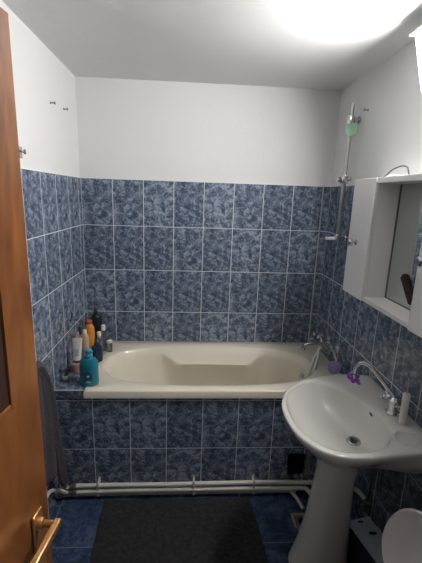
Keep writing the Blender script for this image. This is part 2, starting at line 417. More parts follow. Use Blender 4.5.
# brush on the shelf
Br = thing('hair_brush', 'brown round bristle brush leaning in the mirror niche of cabinet', 'brush', (1.57, -1.24, 1.255))
p0, p1 = Vector((1.570, -1.240, 1.264)), Vector((1.606, -1.050, 1.402))
ax = (p1-p0).normalized(); L_ = (p1-p0).length
bm = BM(); add_lathe(bm, [(.001, 0), (.007, .001), (.008, .02), (.006, .085), (.001, .09)], p0, axis=ax, n=14); obj('handle', bm, M['brush_wood'], Br, label='reddish wooden handle')
bm = BM(); prof = [(.001, .078), (.013, .082)]
for k in range(16): prof += [(.0185, .086+k*.0088), (.0155, .0905+k*.0088)]
prof += [(.012, .228), (.001, .232)]
add_lathe(bm, prof, p0, axis=ax, n=26); obj('bristles', bm, M['bristle'], Br)

# cable lying on the cabinet top
bm = BM(); add_tube(bm, [(1.58, -0.800, zt+.003), (1.585, -0.830, zt+.012), (1.585, -0.880, zt+.034), (1.59, -0.940, zt+.046), (1.59, -0.985, zt+.038), (1.592, -1.000, zt+.012), (1.60, -1.000, zt+.004)], .0032, 8)
single(obj('cable', bm, M['cable'], loc=(1.585, -.90, zt)), 'dark looped cable lying on top of the white wall cabinet', 'cable')
bm = BM(); add_tube(bm, [(1.57, -0.855, zt+.003), (1.575, -0.900, zt+.010), (1.58, -0.960, zt+.004)], .004, 8)
single(obj('cord_end', bm, M['white_cap'], loc=(1.575, -.90, zt)), 'short pale cord under the loop of dark cable on cabinet top', 'cord')

# ------------------------------------------------------------------ lamp
Lm = thing('wall_lamp', 'glowing rectangular white lamp high on the right wall by the ceiling', 'lamp', (1.65, -1.12, 2.23))
ly0, ly1 = -1.27, -.955
def wedge(y0_, y1_, zb_, zt_, xb_, xt_, xw):
    bm = BM(); a = [bm.verts.new(p) for p in ((xw, y0_, zb_), (xb_, y0_, zb_), (xt_, y0_, zt_), (xw, y0_, zt_))]
    c_ = [bm.verts.new(p) for p in ((xw, y1_, zb_), (xb_, y1_, zb_), (xt_, y1_, zt_), (xw, y1_, zt_))]
    bm.faces.new(a); bm.faces.new(c_[::-1])
    for k in range(4): bm.faces.new((a[k], c_[k], c_[(k+1) % 4], a[(k+1) % 4]))
    return bm
obj('diffuser', wedge(ly0+.004, ly1-.004, 2.134, 2.316, 1.630, 1.576, 1.644), M['diffuser'], Lm, label='lit opal diffuser')
bm = BM(); add_box(bm, 1.645, 1.6575, ly0, ly1, 2.124, 2.326); add_box(bm, 1.622, 1.6455, ly0, ly1, 2.124, 2.132); add_box(bm, 1.538, 1.6455, ly0, ly1, 2.318, 2.326)  # top plate lengthened as an added shade, holding light off the ceiling
obj('lamp_base', bm, M['lamp_body'], Lm)
for y_ in (ly0-.004, ly1-.0035):
    obj('end_shield', wedge(y_, y_+.004, 2.124, 2.326, 1.618, 1.558, 1.6455), M['white_cap'], Lm)  # opaque plates added to keep the diffuser's end glow off the walls

# ------------------------------------------------------------------ sink
Sk = thing('pedestal_sink', 'large oval grey-white ceramic washbasin on a flared pedestal', 'sink', (1.36, -1.13, 0))
sc = Vector((1.345, -1.155, 0))
outer_c = [(1.6485, -.822), (1.60, -.812), (1.521, -.806), (1.45, -.811), (1.383, -.829), (1.279, -.884), (1.188, -.962), (1.136, -1.047), (1.114, -1.134), (1.116, -1.243), (1.140, -1.330), (1.190, -1.396), (1.262, -1.430), (1.348, -1.436), (1.442, -1.425), (1.555, -1.413), (1.6485, -1.405)]
inner_c = [(1.168, -1.014), (1.228, -.940), (1.320, -.900), (1.400, -.928), (1.455, -1.000), (1.500, -1.095), (1.522, -1.190), (1.506, -1.290), (1.462, -1.352), (1.403, -1.388), (1.322, -1.402), (1.232, -1.384), (1.166, -1.305), (1.140, -1.215), (1.142, -1.105)]
def poly_radial(poly, n, c):
    out = []
    for i in range(n):
        th = 2*PI*(i+.5)/n; d = Vector((math.cos(th), math.sin(th))); best = None
        for a, b2 in zip(poly, poly[1:]+poly[:1]):
            a2, e = Vector((a[0]-c[0], a[1]-c[1])), Vector((b2[0]-a[0], b2[1]-a[1]))
            den = d.x*e.y-d.y*e.x
            if abs(den) < 1e-12: continue
            t = (a2.x*e.y-a2.y*e.x)/den; s = (a2.x*d.y-a2.y*d.x)/den
            if t > 0 and -1e-6 <= s <= 1+1e-6: best = t if best is None else max(best, t)
        out.append((c[0]+d.x*best, c[1]+d.y*best))
    return out
NS = 144
op = [(p.x, p.y) for p in catmull([(*p, 0) for p in outer_c], 8)]
ip = [(p.x, p.y) for p in catmull([(*p, 0) for p in inner_c], 8, True)]
O = poly_radial(op, NS, sc); I = poly_radial(ip, NS, sc)
def mixr(A_, B_, t, z): return [(a[0]*(1-t)+b[0]*t, a[1]*(1-t)+b[1]*t, z) for a, b in zip(A_, B_)]
def under(s, z, yc=-1.13):
    out = []
    for p in O:
        k = max(0, min(1, (p[0]-1.40)/.22)); k = k*k*(3-2*k)
        sx_, sy_ = s+(1-s)*k, s+(1-s)*.62*k
        out.append((1.385+(p[0]-1.385)*sx_, yc+(p[1]-yc)*sy_, z + max(0, .705-z)*k))
    return out
def inn(s, z, c=(1.420, -1.177)): return [(c[0]+(p[0]-c[0])*s, c[1]+(p[1]-c[1])*s, z) for p in I]
def backflat(r, k):    # keep the back of the underside reaching the wall
    return [(x + (1.648-x)*k*max(0, min(1, (x-1.375)/.2)), y, z) for x, y, z in r]
rings = [under(.30, .625), under(.40, .630), under(.54, .660), under(.70, .705), under(.84, .748), under(.93, .778), under(.975, .798),
         under(.995, .810), under(1.0, .818), mixr(O, I, .06, .8235), mixr(O, I, .22, .8255), mixr(O, I, .70, .8245), mixr(O, I, .93, .822), mixr(O, I, 1.0, .817),
         inn(.975, .806), inn(.93, .785), inn(.85, .760), inn(.72, .734), inn(.55, .714), inn(.36, .702), inn(.16, .697), inn(.06, .695)]
rings = [[(min(x, 1.6485), y, z) for x, y, z in r] for r in rings]
bm = BM(); add_rings(bm, rings, True, True); obj('basin', bm, M['ceramic'], Sk, angle=70)
bm = BM(); pr = []
for z, a, bb, dx in ((0, .137, .112, 0), (.012, .136, .111, 0), (.05, .127, .104, .003), (.12, .114, .098, .010), (.25, .098, .090, .019), (.40, .087, .084, .026), (.52, .081, .084, .031), (.60, .087, .094, .034), (.66, .104, .110, .036)):
    pr.append([(1.347+dx+a*math.copysign(abs(math.cos(t))**.85, math.cos(t)), -1.135+bb*math.copysign(abs(math.sin(t))**.85, math.sin(t)), z) for t in [2*PI*i/48 for i in range(48)]])
add_rings(bm, pr); obj('pedestal', bm, M['ceramic'], Sk, angle=60)
dc = (1.420, -1.177, .6965)
bm = BM(); add_lathe(bm, [(.001, .001), (.017, .001), (.018, .004), (.027, .006), (.030, .003), (.030, -.004), (.001, -.004)], dc, n=28); obj('drain', bm, M['chrome'], Sk, label='chrome drain')
bm = BM(); add_lathe(bm, [(.001, 0), (.014, 0), (.014, .0015), (.001, .0015)], (dc[0], dc[1], dc[2]+.0015), n=24); obj('drain_hole', bm, M['black'], Sk, label='dark drain opening')
# overflow slot on the inner slope
bm = BM(); add_lathe(bm, [(.001, -.003), (.005, -.002), (.0055, .002), (.001, .003)], (1.504, -1.133, .797), axis=(-.8, .1, .6), n=20, sx=2.6, sy=.8); obj('overflow_slot', bm, M['black'], Sk, label='dark overflow slot')
# soap dish moulding
bm = BM(); cs = Vector((1.545, -1.335, .8240))
add_tube(bm, [cs+Vector((.046*math.cos(t), .046*math.sin(t), 0)) for t in [2*PI*i/16 for i in range(16)]], .0050, 8, 3, closed=True)
for k in range(-3, 4):
    h = math.sqrt(max(0, .036**2-(k*.010)**2)); add_tube(bm, [cs+Vector((k*.010, -h, 0)), cs+Vector((k*.010, h, 0))], .0032, 6, 0)
obj('soap_dish', bm, M['ceramic'], Sk)

# sink tap
St = thing('sink_tap', 'chrome gooseneck tap with two cross handles on the washbasin', 'tap', (1.585, -1.165, .825))
bx, by = 1.578, -1.166
bm = BM(); add_lathe(bm, [(.001, 0), (.030, 0), (.031, .007), (.024, .014), (.022, .036), (.024, .064), (.015, .078), (.001, .080)], (bx, by, .8235), n=24)
add_tube(bm, [(bx, by-.034, .872), (bx, by+.034, .872)], .013, 12, 0); obj('tap_body', bm, M['chrome'], St)
cross_handle(St, (bx, by+.046, .876), (0, 1, .25), .025, .0065); cross_handle(St, (bx, by-.046, .876), (0, -1, .25), .025, .0065)
bm = BM(); add_tube(bm, [(bx, by, .895), (bx-.024, by+.022, .927), (bx-.062, by+.058, .976), (bx-.086, by+.078, 1.002), (bx-.110, by+.098, 1.006), (bx-.127, by+.110, .986), (bx-.131, by+.113, .950)], .0085, 12, 8); obj('spout', bm, M['chrome'], St)
bm = BM(); add_lathe(bm, [(.001, 0), (.010, 0), (.010, .014), (.001, .014)], (bx-.131, by+.113, .931), n=14); obj('spout_tip', bm, M['chrome'], St)
# purple flower-like ring on the spout
Pu = thing('hair_scrunchie', 'small purple scrunchie hung on the end of the sink spout', 'scrunchie', (bx-.131, by+.113, .935))
bm = BM(); c0 = Vector((bx-.131, by+.113, .931)); pts = []
for i in range(30):
    t = 2*PI*i/30; rr = .018+.005*math.sin(5*t)
    pts.append(c0+Vector((rr*math.cos(t), rr*math.sin(t)*.8, .011*math.sin(t)+.004*math.cos(5*t))))
add_tube(bm, pts, .0075, 8, 2, closed=True); obj('ring', bm, M['purple'], Pu)
bm = BM(); add_tube(bm, [c0+Vector((.006, -.012, -.004)), c0+Vector((.012, -.022, -.016)), c0+Vector((.020, -.026, -.020))], .006, 8); obj('tail', bm, M['purple'], Pu)

# off-white tube with thin stick standing on the basin
Tb = thing('electric_toothbrush', 'off-white slim cylindrical brush handle standing right of the sink tap', 'toothbrush', (1.577, -1.238, .825))
bm = BM(); add_lathe(bm, [(.001, 0), (.0125, 0), (.0135, .004), (.0135, .095), (.0145, .099), (.0145, .127), (.012, .133), (.001, .134)], (1.577, -1.238, .825), n=22); obj('handle', bm, M['brush_tube'], Tb)
bm = BM(); add_lathe(bm, [(.001, 0), (.0035, 0), (.0025, .05), (.001, .053)], (1.577, -1.238, .957), n=10); obj('shaft', bm, M['brushed'], Tb, label='thin pale metal shaft')

# pipes under the sink
U_ = thing('sink_waste_pipe', 'grey waste pipe and supply hoses hidden in shade under the washbasin', 'pipe', (1.58, -1.0, .1))
bm = BM(); add_tube(bm, [(1.53, -1.00, .665), (1.53, -1.00, .50), (1.54, -1.00, .42), (1.57, -1.00, .40), (1.60, -1.0, .44), (1.648, -1.0, .45)], .018, 14); obj('trap', bm, M['pipe_grey'], U_)
bm = BM(); add_tube(bm, [(1.59, -1.05, .705), (1.60, -1.05, .50), (1.615, -1.03, .32), (1.62, -1.01, .24)], .009, 10); obj('supply_hose', bm, M['brushed'], U_)
bm = BM(); add_tube(bm, [(1.458, -.745, .10), (1.43, -.84, .16), (1.445, -.92, .25), (1.52, -.94, .268), (1.575, -.95, .253), (1.61, -.975, .232), (1.63, -1.0, .20)], .012, 12); obj('pipe_bend', bm, M['pipe'], U_)
bm = BM(); add_lathe(bm, [(.001, -.025), (.018, -.025), (.018, -.01), (.014, -.008), (.014, .01), (.018, .012), (.018, .025), (.001, .025)], (1.62, -1.008, .20), n=12); add_tube(bm, [(1.595, -1.008, .20), (1.6485, -1.008, .20)], .010, 10, 0); obj('valve', bm, M['steel_dark'], U_)
bm = BM(); add_tube(bm, [(1.62, -1.01, .17), (1.625, -1.05, .10), (1.63, -1.12, .06)], .010, 10); obj('lower_pipe', bm, M['pipe_grey'], U_)

# ------------------------------------------------------------------ heating pipes along the panel
def pipe_run(nm, pts, r, mat, label, metal_ends=True):
    t = thing(nm, label, 'pipe', pts[0], 'heating pipes along the tub panel'); bm = BM(); add_tube(bm, pts, r, 14, 6); obj('tube', bm, M[mat], t); return t
P1 = pipe_run('heating_pipe', [(.095, -.716, .080), (.40, -.717, .083), (.60, -.716, .081), (.85, -.717, .085), (1.15, -.716, .086), (1.40, -.717, .083), (1.455, -.722, .082), (1.50, -.76, .080), (1.52, -.88, .080), (1.53, -1.02, .08)], .0125, 'pipe', 'upper white plastic pipe running along the foot of the tub panel')
P2 = pipe_run('heating_pipe', [(.095, -.722, .046), (.30, -.722, .050), (.50, -.723, .052), (.85, -.722, .052), (1.20, -.723, .052), (1.385, -.724, .050), (1.42, -.742, .049), (1.45, -.84, .042), (1.465, -.94, .034)], .0125, 'pipe', 'middle white plastic pipe running below the upper one')
P3 = pipe_run('heating_pipe', [(.02, -.712, .020), (.5, -.712, .022), (1.0, -.712, .022), (1.36, -.712, .022)], .0105, 'pipe_grey', 'thin grey pipe lying lowest against the tub panel')
for p, z, y in ((P1, .080, -.716), (P2, .046, -.722)):
    bm = BM(); add_lathe(bm, [(.001, 0), (.015, 0), (.018, .006), (.018, .022), (.014, .026), (.014, .034), (.001, .034)], (.068, y, z), axis=(1, 0, 0), n=10); obj('fitting', bm, M['steel_dark'], p, label='dull metal compression fitting')
for x in (.222, .760, 1.105):
    bm = BM(); add_box(bm, x-.007, x+.007, -.732, -.6855, .020, .034); add_box(bm, x-.006, x+.006, -.690, -.6855, .024, .112); add_box(bm, x-.006, x+.006, -.7345, -.7295, .064, .112); add_box(bm, x-.006, x+.006, -.7345, -.686, .0935, .099)
    single(obj('pipe_clip', bm, M['pipe'], bevel=.001, loc=(x, -.70, .03)), {.222: 'white plastic pipe clip nearest the towel', .760: 'white plastic pipe clip at middle of the tub panel', 1.105: 'white plastic pipe clip nearest the sink pedestal'}[x], 'pipe clip', 'clips holding the white pipes')
Rv = thing('radiator_valve', 'dull metal valve and white hose joining the pipes in left corner', 'valve', (.05, -.72, .06))
bm = BM(); add_lathe(bm, [(.001, -.006), (.013, -.004), (.014, .010), (.010, .014), (.010, .030), (.014, .034), (.014, .060), (.009, .066), (.009, .085), (.001, .086)], (.048, -.73, .075), n=10); add_tube(bm, [(.048, -.73, .080), (.072, -.72, .080)], .010, 10, 0); add_tube(bm, [(.048, -.728, .047), (.072, -.722, .046)], .011, 10, 0); add_tube(bm, [(.003, -.724, .022), (.03, -.72, .022)], .012, 10, 0)
obj('valve_body', bm, M['steel_dark'], Rv)
bm = BM(); add_tube(bm, [(.050, -.730, .048), (.042, -.765, .088), (.028, -.81, .140), (.018, -.86, .180), (.016, -.91, .195), (.016, -.96, .185), (.012, -1.0, .165), (-.004, -1.02, .155)], .010, 10); obj('hose', bm, M['pipe'], Rv, label='white curved hose')

# floor drain
Fd = thing('floor_drain', 'square tan metal floor drain at the foot of the sink pedestal', 'drain', (1.35, -.90, 0))
bm = BM(); x0_, x1_, y0_, y1_ = 1.290, 1.385, -.955, -.858
for a in ((x0_, x1_, y0_, y0_+.012), (x0_, x1_, y1_-.012, y1_), (x0_, x0_+.012, y0_, y1_), (x1_-.012, x1_, y0_, y1_)): add_box(bm, *a, 0, .012)
obj('frame', bm, M['drain_frame'], Fd)
bm = BM(); add_box(bm, x0_+.012, x1_-.012, y0_+.012, y1_-.012, .0, .004); obj('plate', bm, M['steel_dark'], Fd)
bm = BM(); add_lathe(bm, [(.001, 0), (.024, 0), (.024, .0015), (.001, .0015)], (1.345, -.905, .0042), n=24); obj('hole', bm, M['hole'], Fd, label='dark drain opening')
bm = BM(); add_tube(bm, [(1.325, -.722, .030), (1.345, -.78, .034), (1.365, -.84, .022)], .009, 10)
single(obj('drain_hose', bm, M['pipe'], loc=(1.345, -.78, .02)), 'short pale hose running from the pipes towards the floor drain', 'hose')

# ------------------------------------------------------------------ bath mat
bm = BM(); nx, ny = 60, 70; grid = []
for j in range(ny+1):
    row = []
    for i in range(nx+1):
        u, v = i/nx, j/ny; y = -.742-v*.74
        xl = .258+.030*v*1.0; xr = 1.078+.030*math.sin(v*2.6)
        row.append(bm.verts.new((xl+(xr-xl)*u, y, .010+.0018*math.sin(i*.9)*math.sin(j*.7)+.0012*random.random())))
    grid.append(row)
for j in range(ny):
    for i in range(nx): bm.faces.new((grid[j][i], grid[j+1][i], grid[j+1][i+1], grid[j][i+1]))
edge = grid[0] + [r[-1] for r in grid[1:]] + list(reversed(grid[-1][:-1])) + [r[0] for r in reversed(grid[1:-1])]
low = [bm.verts.new((v.co.x, v.co.y, .0005)) for v in edge]
for k in range(len(edge)):
    k2 = (k+1) % len(edge); bm.faces.new((edge[k], edge[k2], low[k2], low[k]))
bm.faces.new(low)
single(obj('bath_mat', bm, M['rug'], loc=(.67, -1.3, 0)), 'dark charcoal rectangular bath mat on the blue floor tiles', 'mat')

# ------------------------------------------------------------------ towel on its hook
Th = thing('towel_hook', 'metal hook on left wall carrying the dark towel', 'hook', (0, -1.10, .98))
bm = BM(); add_lathe(bm, [(.001, 0), (.016, 0), (.016, .004), (.001, .005)], (0, -1.10, .985), axis=(1, 0, 0), n=16); add_tube(bm, [(.002, -1.10, .985), (.035, -1.10, .975), (.055, -1.10, .985), (.058, -1.10, 1.005)], .005, 8)
obj('hook_arm', bm, M['brushed'], Th)
def sheet(bm, zs, yl, yr, zdrop, xbase, amp, ph, nu=36, nv=34):
    g = []
    for j in range(nv+1):
        v = j/nv; row = []
        for i in range(nu+1):
            u = i/nu
            a, b2 = yl(v), yr(v); y = a+(b2-a)*u; z = zs(v, u)
            x = xbase(v)+amp*(.35+.65*v)*math.sin(u*13+ph+v*1.3)+.004*math.sin(u*31+v*5)
            row.append(bm.verts.new((max(x, .012), y, z)))
        g.append(row)
    for j in range(nv):
        for i in range(nu): bm.faces.new((g[j][i], g[j+1][i], g[j+1][i+1], g[j][i+1]))
def itp(P, v):
    for (a, fa), (b2, fb) in zip(P, P[1:]):
        if v <= b2: return fa+(fb-fa)*sm(0, 1, (v-a)/(b2-a)) if False else fa+(fb-fa)*(v-a)/(b2-a)
    return P[-1][1]
Tw = thing('towel', 'dark charcoal towel hanging on the left wall behind the wooden door', 'towel', (.06, -1.0, .2))
bm = BM()
sheet(bm, lambda v, u: .965-.60*v+.02*math.sin(u*3)-.05*v*(1-u), lambda v: itp([(0, -1.13), (.15, -1.20), (1, -1.34)], v), lambda v: itp([(0, -1.06), (.10, -1.02), (.4, -.985), (1, -.955)], v), None, lambda v: .085, .012, 0)
obj('front_fold', bm, M['towel'], Tw, solid=.007)
bm = BM()
cpts = [(.062, -1.085, .962), (.062, -1.02, .957), (.062, -.965, .905), (.062, -.912, .80), (.062, -.880, .66), (.062, -.858, .50), (.064, -.832, .34), (.066, -.815, .24), (.068, -.805, .185)]
P = catmull(cpts, 8); n = len(P); rings = []
for i, p in enumerate(P):
    v = i/(n-1); w = itp([(0, .018), (.2, .028), (.6, .036), (.9, .036), (1, .024)], v); th = .020
    d = (P[min(i+1, n-1)]-P[max(i-1, 0)]).normalized(); s = d.cross(Vector((1, 0, 0))).normalized()
    rings.append([p + s*w*math.cos(t)*(1+.10*math.sin(3*t+v*4)) + Vector((1, 0, 0))*th*math.sin(t)*(1+.25*math.cos(4*t)) for t in [2*PI*k/28 for k in range(28)]])
add_rings(bm, rings); obj('rolled_fold', bm, M['towel'], Tw)

# ------------------------------------------------------------------ hooks and screws
def screw(p, axis, label, name='wall_screw', big=1.0):
    bm = BM(); add_lathe(bm, [(.001, -.004), (.006*big, -.003), (.006*big, .003), (.003, .004), (.003, .018), (.0065*big, .020), (.0065*big, .025), (.001, .026)], p, axis=axis, n=12)
    return single(obj(name, bm, M['steel_dark'], loc=p), label, 'screw', 'screws left in the painted walls')
screw((-.009, -.446, 2.125), (1, 0, 0), 'small dark screw in upper left wall, nearer the door', big=1.1)
screw((-.009, -.245, 2.139), (1, 0, 0), 'small dark screw in upper left wall, nearer the back corner', big=1.1)
screw((1.659, -.415, 2.172), (-1, 0, 0), 'small dark screw in right wall beside the shower rail top')
Hk = thing('wall_hook', 'small chrome hook on the white left wall by the door edge', 'hook', (-.008, -.845, 1.845))
bm = BM(); add_box(bm, -.010, -.004, -.858, -.828, 1.822, 1.868); obj('plate', bm, M['chrome'], Hk, bevel=.002)
bm = BM(); add_tube(bm, [(-.004, -.843, 1.850), (.010, -.843, 1.846), (.013, -.843, 1.838), (.012, -.843, 1.856)], .0045, 8); obj('prong', bm, M['chrome'], Hk)

# ------------------------------------------------------------------ door
Dv = Vector((-.075, -.655, 0)); Dn = Dv.normalized(); Wd = Dv.length
A = Vector((.3735, -1.734, 0))            # free edge, room-side face
nrm = Vector((-Dn.y, Dn.x, 0)); nrm = nrm if nrm.x > 0 else -nrm
MD = Matrix(((Dn.x, nrm.x, 0, A.x), (Dn.y, nrm.y, 0, A.y), (0, 0, 1, 0), (0, 0, 0, 1)))   # local: s along the door, t outwards, z
bm = BM(); z0, z1 = .012, 2.0; st = .099
add_box(bm, 0, st, -.040, 0, z0, z1, MD); add_box(bm, Wd-st, Wd, -.040, 0, z0, z1, MD)
add_box(bm, st, Wd-st, -.040, 0, z0, .20, MD); add_box(bm, st, Wd-st, -.040, 0, .72, 1.268, MD); add_box(bm, st, Wd-st, -.040, 0, 1.87, z1, MD)
D1 = struct('door_1', bm, M['wood'])
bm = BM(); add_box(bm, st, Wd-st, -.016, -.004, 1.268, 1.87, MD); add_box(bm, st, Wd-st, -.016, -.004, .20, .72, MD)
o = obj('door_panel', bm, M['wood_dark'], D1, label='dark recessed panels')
bm = BM()
for (a, c_) in ((1.268, 1.87), (.20, .72)):
    for bx_ in ((st, Wd-st, a, a+.010), (st, Wd-st, c_-.010, c_)): add_box(bm, bx_[0], bx_[1], -.0045, -.0005, bx_[2], bx_[3], MD)
obj('panel_moulding', bm, M['wood'], D1, bevel=.003)
bm = BM(); hs, hz = .055, .948
add_box(bm, hs-.019, hs+.019, .0, .007, hz-.155, hz+.030, MD); hp = obj('handle_plate', bm, M['bronze'], D1, bevel=.003, label='bronze handle plate')
def dl(s, t, z): return MD @ Vector((s, t, z))
bm = BM(); add_tube(bm, [dl(hs, .004, hz), dl(hs, .018, hz)], .013, 14, 0); add_tube(bm, [dl(hs, .010, hz), dl(hs, .046, hz)], .0085, 12, 0)
add_box(bm, hs-.010, hs+.010, .040, .056, hz-.010, hz+.010, MD); add_box(bm, hs-.010, hs+.125, .040, .056, hz-.0095, hz+.0095, MD)
obj('door_handle', bm, M['bronze'], D1, bevel=.004, label='bronze lever handle')
# door frame in the entrance wall
bm = BM(); add_box(bm, .262, .290, YF-.13, YF+.01, 0, 2.04); add_box(bm, 1.00, 1.028, YF-.13, YF+.01, 0, 2.04); add_box(bm, .262, 1.028, YF-.13, YF+.01, 2.012, 2.04)
struct('trim_9', bm, M['wood'], bevel=.003)

# ------------------------------------------------------------------ toilet with raised lid
To = thing('toilet', 'white toilet with raised oval lid at right beside the sink', 'toilet', (1.3, -1.728, 0))
ty = -1.728
def egg(t, a1, a2, b): c = math.cos(t); return ((a1 if c > 0 else a2)*c, b*math.sin(t))
def egg_ring(cx_, a1, a2, b, z, n=48): return [(cx_+egg(2*PI*i/n, a1, a2, b)[0], ty+egg(2*PI*i/n, a1, a2, b)[1], z) for i in range(n)]
bm = BM(); add_rings(bm, [egg_ring(1.22, .18, .14, .10, 0), egg_ring(1.22, .175, .135, .095, .03), egg_ring(1.22, .16, .13, .085, .12), egg_ring(1.20, .18, .17, .12, .25), egg_ring(1.18, .20, .21, .165, .35), egg_ring(1.18, .20, .22, .172, .39),
    egg_ring(1.18, .17, .19, .145, .392), egg_ring(1.18, .14, .16, .12, .34), egg_ring(1.18, .07, .08, .06, .24), egg_ring(1.18, .02, .02, .02, .22)]); obj('bowl', bm, M['ceramic'], To, angle=60)
bm = BM(); so = [egg_ring(1.18, .21, .225, .178, .395), egg_ring(1.18, .212, .227, .180, .405), egg_ring(1.18, .20, .215, .168, .416), egg_ring(1.18, .15, .165, .118, .416), egg_ring(1.18, .138, .152, .106, .405), egg_ring(1.18, .14, .154, .108, .395)]
add_rings(bm, so+[so[0]], False, False); obj('seat', bm, M['ceramic_lid'], To, angle=60)
# lid: raised, leaning slightly back on the tank
bm = BM(); hinge = Vector((1.385, ty-.012, .425)); lean = Vector((.10, 0, 1)).normalized(); out = Vector((-lean.z, 0, lean.x))
def lid_ring(k, off, n=64):
    pts = []
    for i in range(n):
        t = 2*PI*i/n; s = math.sin(t); c = math.cos(t)
        hh = .165+(.232 if c > 0 else .165)*c
        b_ = .234*(1 if c > -.3 else 1-.2*sm(.3, 1, -c))
        p = hinge+lean*(.175+(hh-.175)*k)+Vector((0, b_*s*k, 0))+out*off
        pts.append(p)
    return pts
add_rings(bm, [lid_ring(.90, -.008), lid_ring(.985, -.006), lid_ring(1.0, .004), lid_ring(.985, .012), lid_ring(.955, .012), lid_ring(.93, .005), lid_ring(.5, .003), lid_ring(.1, .003)])
lid = obj('lid', bm, M['ceramic_lid'], To, angle=60)
for yy in (.088, -.088):
    bm = BM(); add_lathe(bm, [(.001, 0), (.012, 0), (.012, .008), (.009, .011), (.001, .012)], hinge+lean*.352+Vector((0, yy, 0))+out*.005, axis=out, n=18); obj('bumper', bm, M['white_cap'], lid, label='white rubber bumper')
bm = BM(); add_box(bm, 1.452, 1.645, ty-.16, ty+.14, .38, .72); obj('tank', bm, M['ceramic'], To, bevel=.015)
bm = BM(); add_box(bm, 1.385, 1.46, ty-.11, ty+.11, .25, .41); obj('mount', bm, M['ceramic'], To, bevel=.01)

# ------------------------------------------------------------------ carton under the sink
Cx = thing('carton_box', 'blue-grey cardboard box standing on the floor under the sink edge', 'box', (1.56, -1.20, 0))
a0 = Vector((1.475, -1.118, 0)); ey = Vector((.215, -.977, 0)).normalized(); ex = Vector((.977, .215, 0)).normalized()
MC = Matrix(((ex.x, ey.x, 0, a0.x), (ex.y, ey.y, 0, a0.y), (0, 0, 1, 0), (0, 0, 0, 1)))
bm = BM(); add_box(bm, 0, .118, 0, .205, 0, .214, MC); obj('sides', bm, M['carton_side'], Cx, bevel=.002, label='dark blue sides')
bm = BM(); add_box(bm, -.002, .120, .036, .207, .2145, .222, MC); add_box(bm, -.002, .120, -.002, .033, .2145, .222, MC); obj('lid', bm, M['carton'], Cx, bevel=.0015, label='pale blue-grey lid')
bm = BM()
add_lathe(bm, [(.001, 0), (.010, 0), (.010, .001), (.001, .001)], MC @ Vector((.060, .016, .2222)), n=20, sx=1.5, sy=.6); obj('slot', bm, M['black'], Cx, label='small dark oval slot')
bm = BM(); add_lathe(bm, [(.001, 0), (.013, 0), (.013, .001), (.001, .001)], MC @ Vector((.075, .082, .2222)), n=20, sx=1.5, sy=.7)
obj('slot', bm, M['black'], Cx, label='larger dark oval slot')

# ------------------------------------------------------------------ bottles on the tiled shelf
ZS = .6605
def bottle(name, label, c, prof, mat, capprof=None, capmat=None, sx=1, sy=1, capname='cap', cat='bottle', n=28, tw=0, axis=(0, 0, 1)):
    c = Vector((c[0], c[1], c[2] if len(c) > 2 else ZS)); t = thing(name, label, cat, c, 'toiletries standing at the foot of the bathtub')
    bm = BM(); add_lathe(bm, prof, c, n=n, sx=sx, sy=sy, axis=axis); obj('body', bm, M[mat], t)
    if capprof:
        bm = BM(); add_lathe(bm, capprof, c, n=20, axis=axis); obj(capname, bm, M[capmat], t)
    return t
# teal shower gel
c = (.174, -.625)
t = thing('shower_gel_bottle', 'large teal shower gel bottle with dark flower mark, at front of tub corner', 'bottle', (c[0], c[1], ZS), 'toiletries standing at the foot of the bathtub')
bm = BM(); add_lathe(bm, [(.001, 0), (.042, 0), (.049, .005), (.051, .02), (.051, .115), (.048, .137), (.038, .154), (.018, .160), (.014, .162), (.014, .168), (.001, .168)], (*c, ZS), n=40, sx=1.0, sy=.66); obj('body', bm, M['teal'], t)
bm = BM(); add_lathe(bm, [(.001, .160), (.021, .160), (.022, .174), (.014, .179), (.012, .186), (.018, .190), (.019, .200), (.011, .208), (.001, .209)], (*c, ZS), n=24); add_tube(bm, [(c[0], c[1], ZS+.196), (c[0]+.024, c[1]-.010, ZS+.194)], .006, 8, 0)
obj('pump_cap', bm, M['teal_cap'], t)
bm = BM(); lc = Vector((c[0]+.002, c[1], ZS+.062))
def on_body(px, pz, lift=.0006):     # point on the elliptical front of the bottle
    th = px/.051; return Vector((c[0]+(.051+lift)*math.sin(th), c[1]-(.051*.66+lift)*math.cos(th), ZS+pz))
def decal(bm, cx_, cz_, rx_, rz_, rot=0, lift=.0006, n=16):
    ctr = bm.verts.new(on_body(cx_, cz_, lift)); vs = []
    for i in range(n):
        a = 2*PI*i/n; dx, dz = rx_*math.cos(a), rz_*math.sin(a)
        vs.append(bm.verts.new(on_body(cx_+dx*math.cos(rot)-dz*math.sin(rot), cz_+dx*math.sin(rot)+dz*math.cos(rot), lift)))
    for i in range(n): bm.faces.new((ctr, vs[i], vs[(i+1) % n]))
for k in range(6):
    a = k*PI/3+.3; decal(bm, .002+.014*math.cos(a), .064+.014*math.sin(a), .013, .0070, a)
obj('flower_print', bm, M['navy_print'], t, label='dark navy flower mark')
bm = BM(); decal(bm, .002, .062, .0075, .0065, 0, .0014); decal(bm, .002, .026, .016, .0020, 0, .0010); decal(bm, .002, .034, .012, .0016, 0, .0010)
obj('pale_print', bm, M['pale_print'], t, label='pale marks on bottle front')

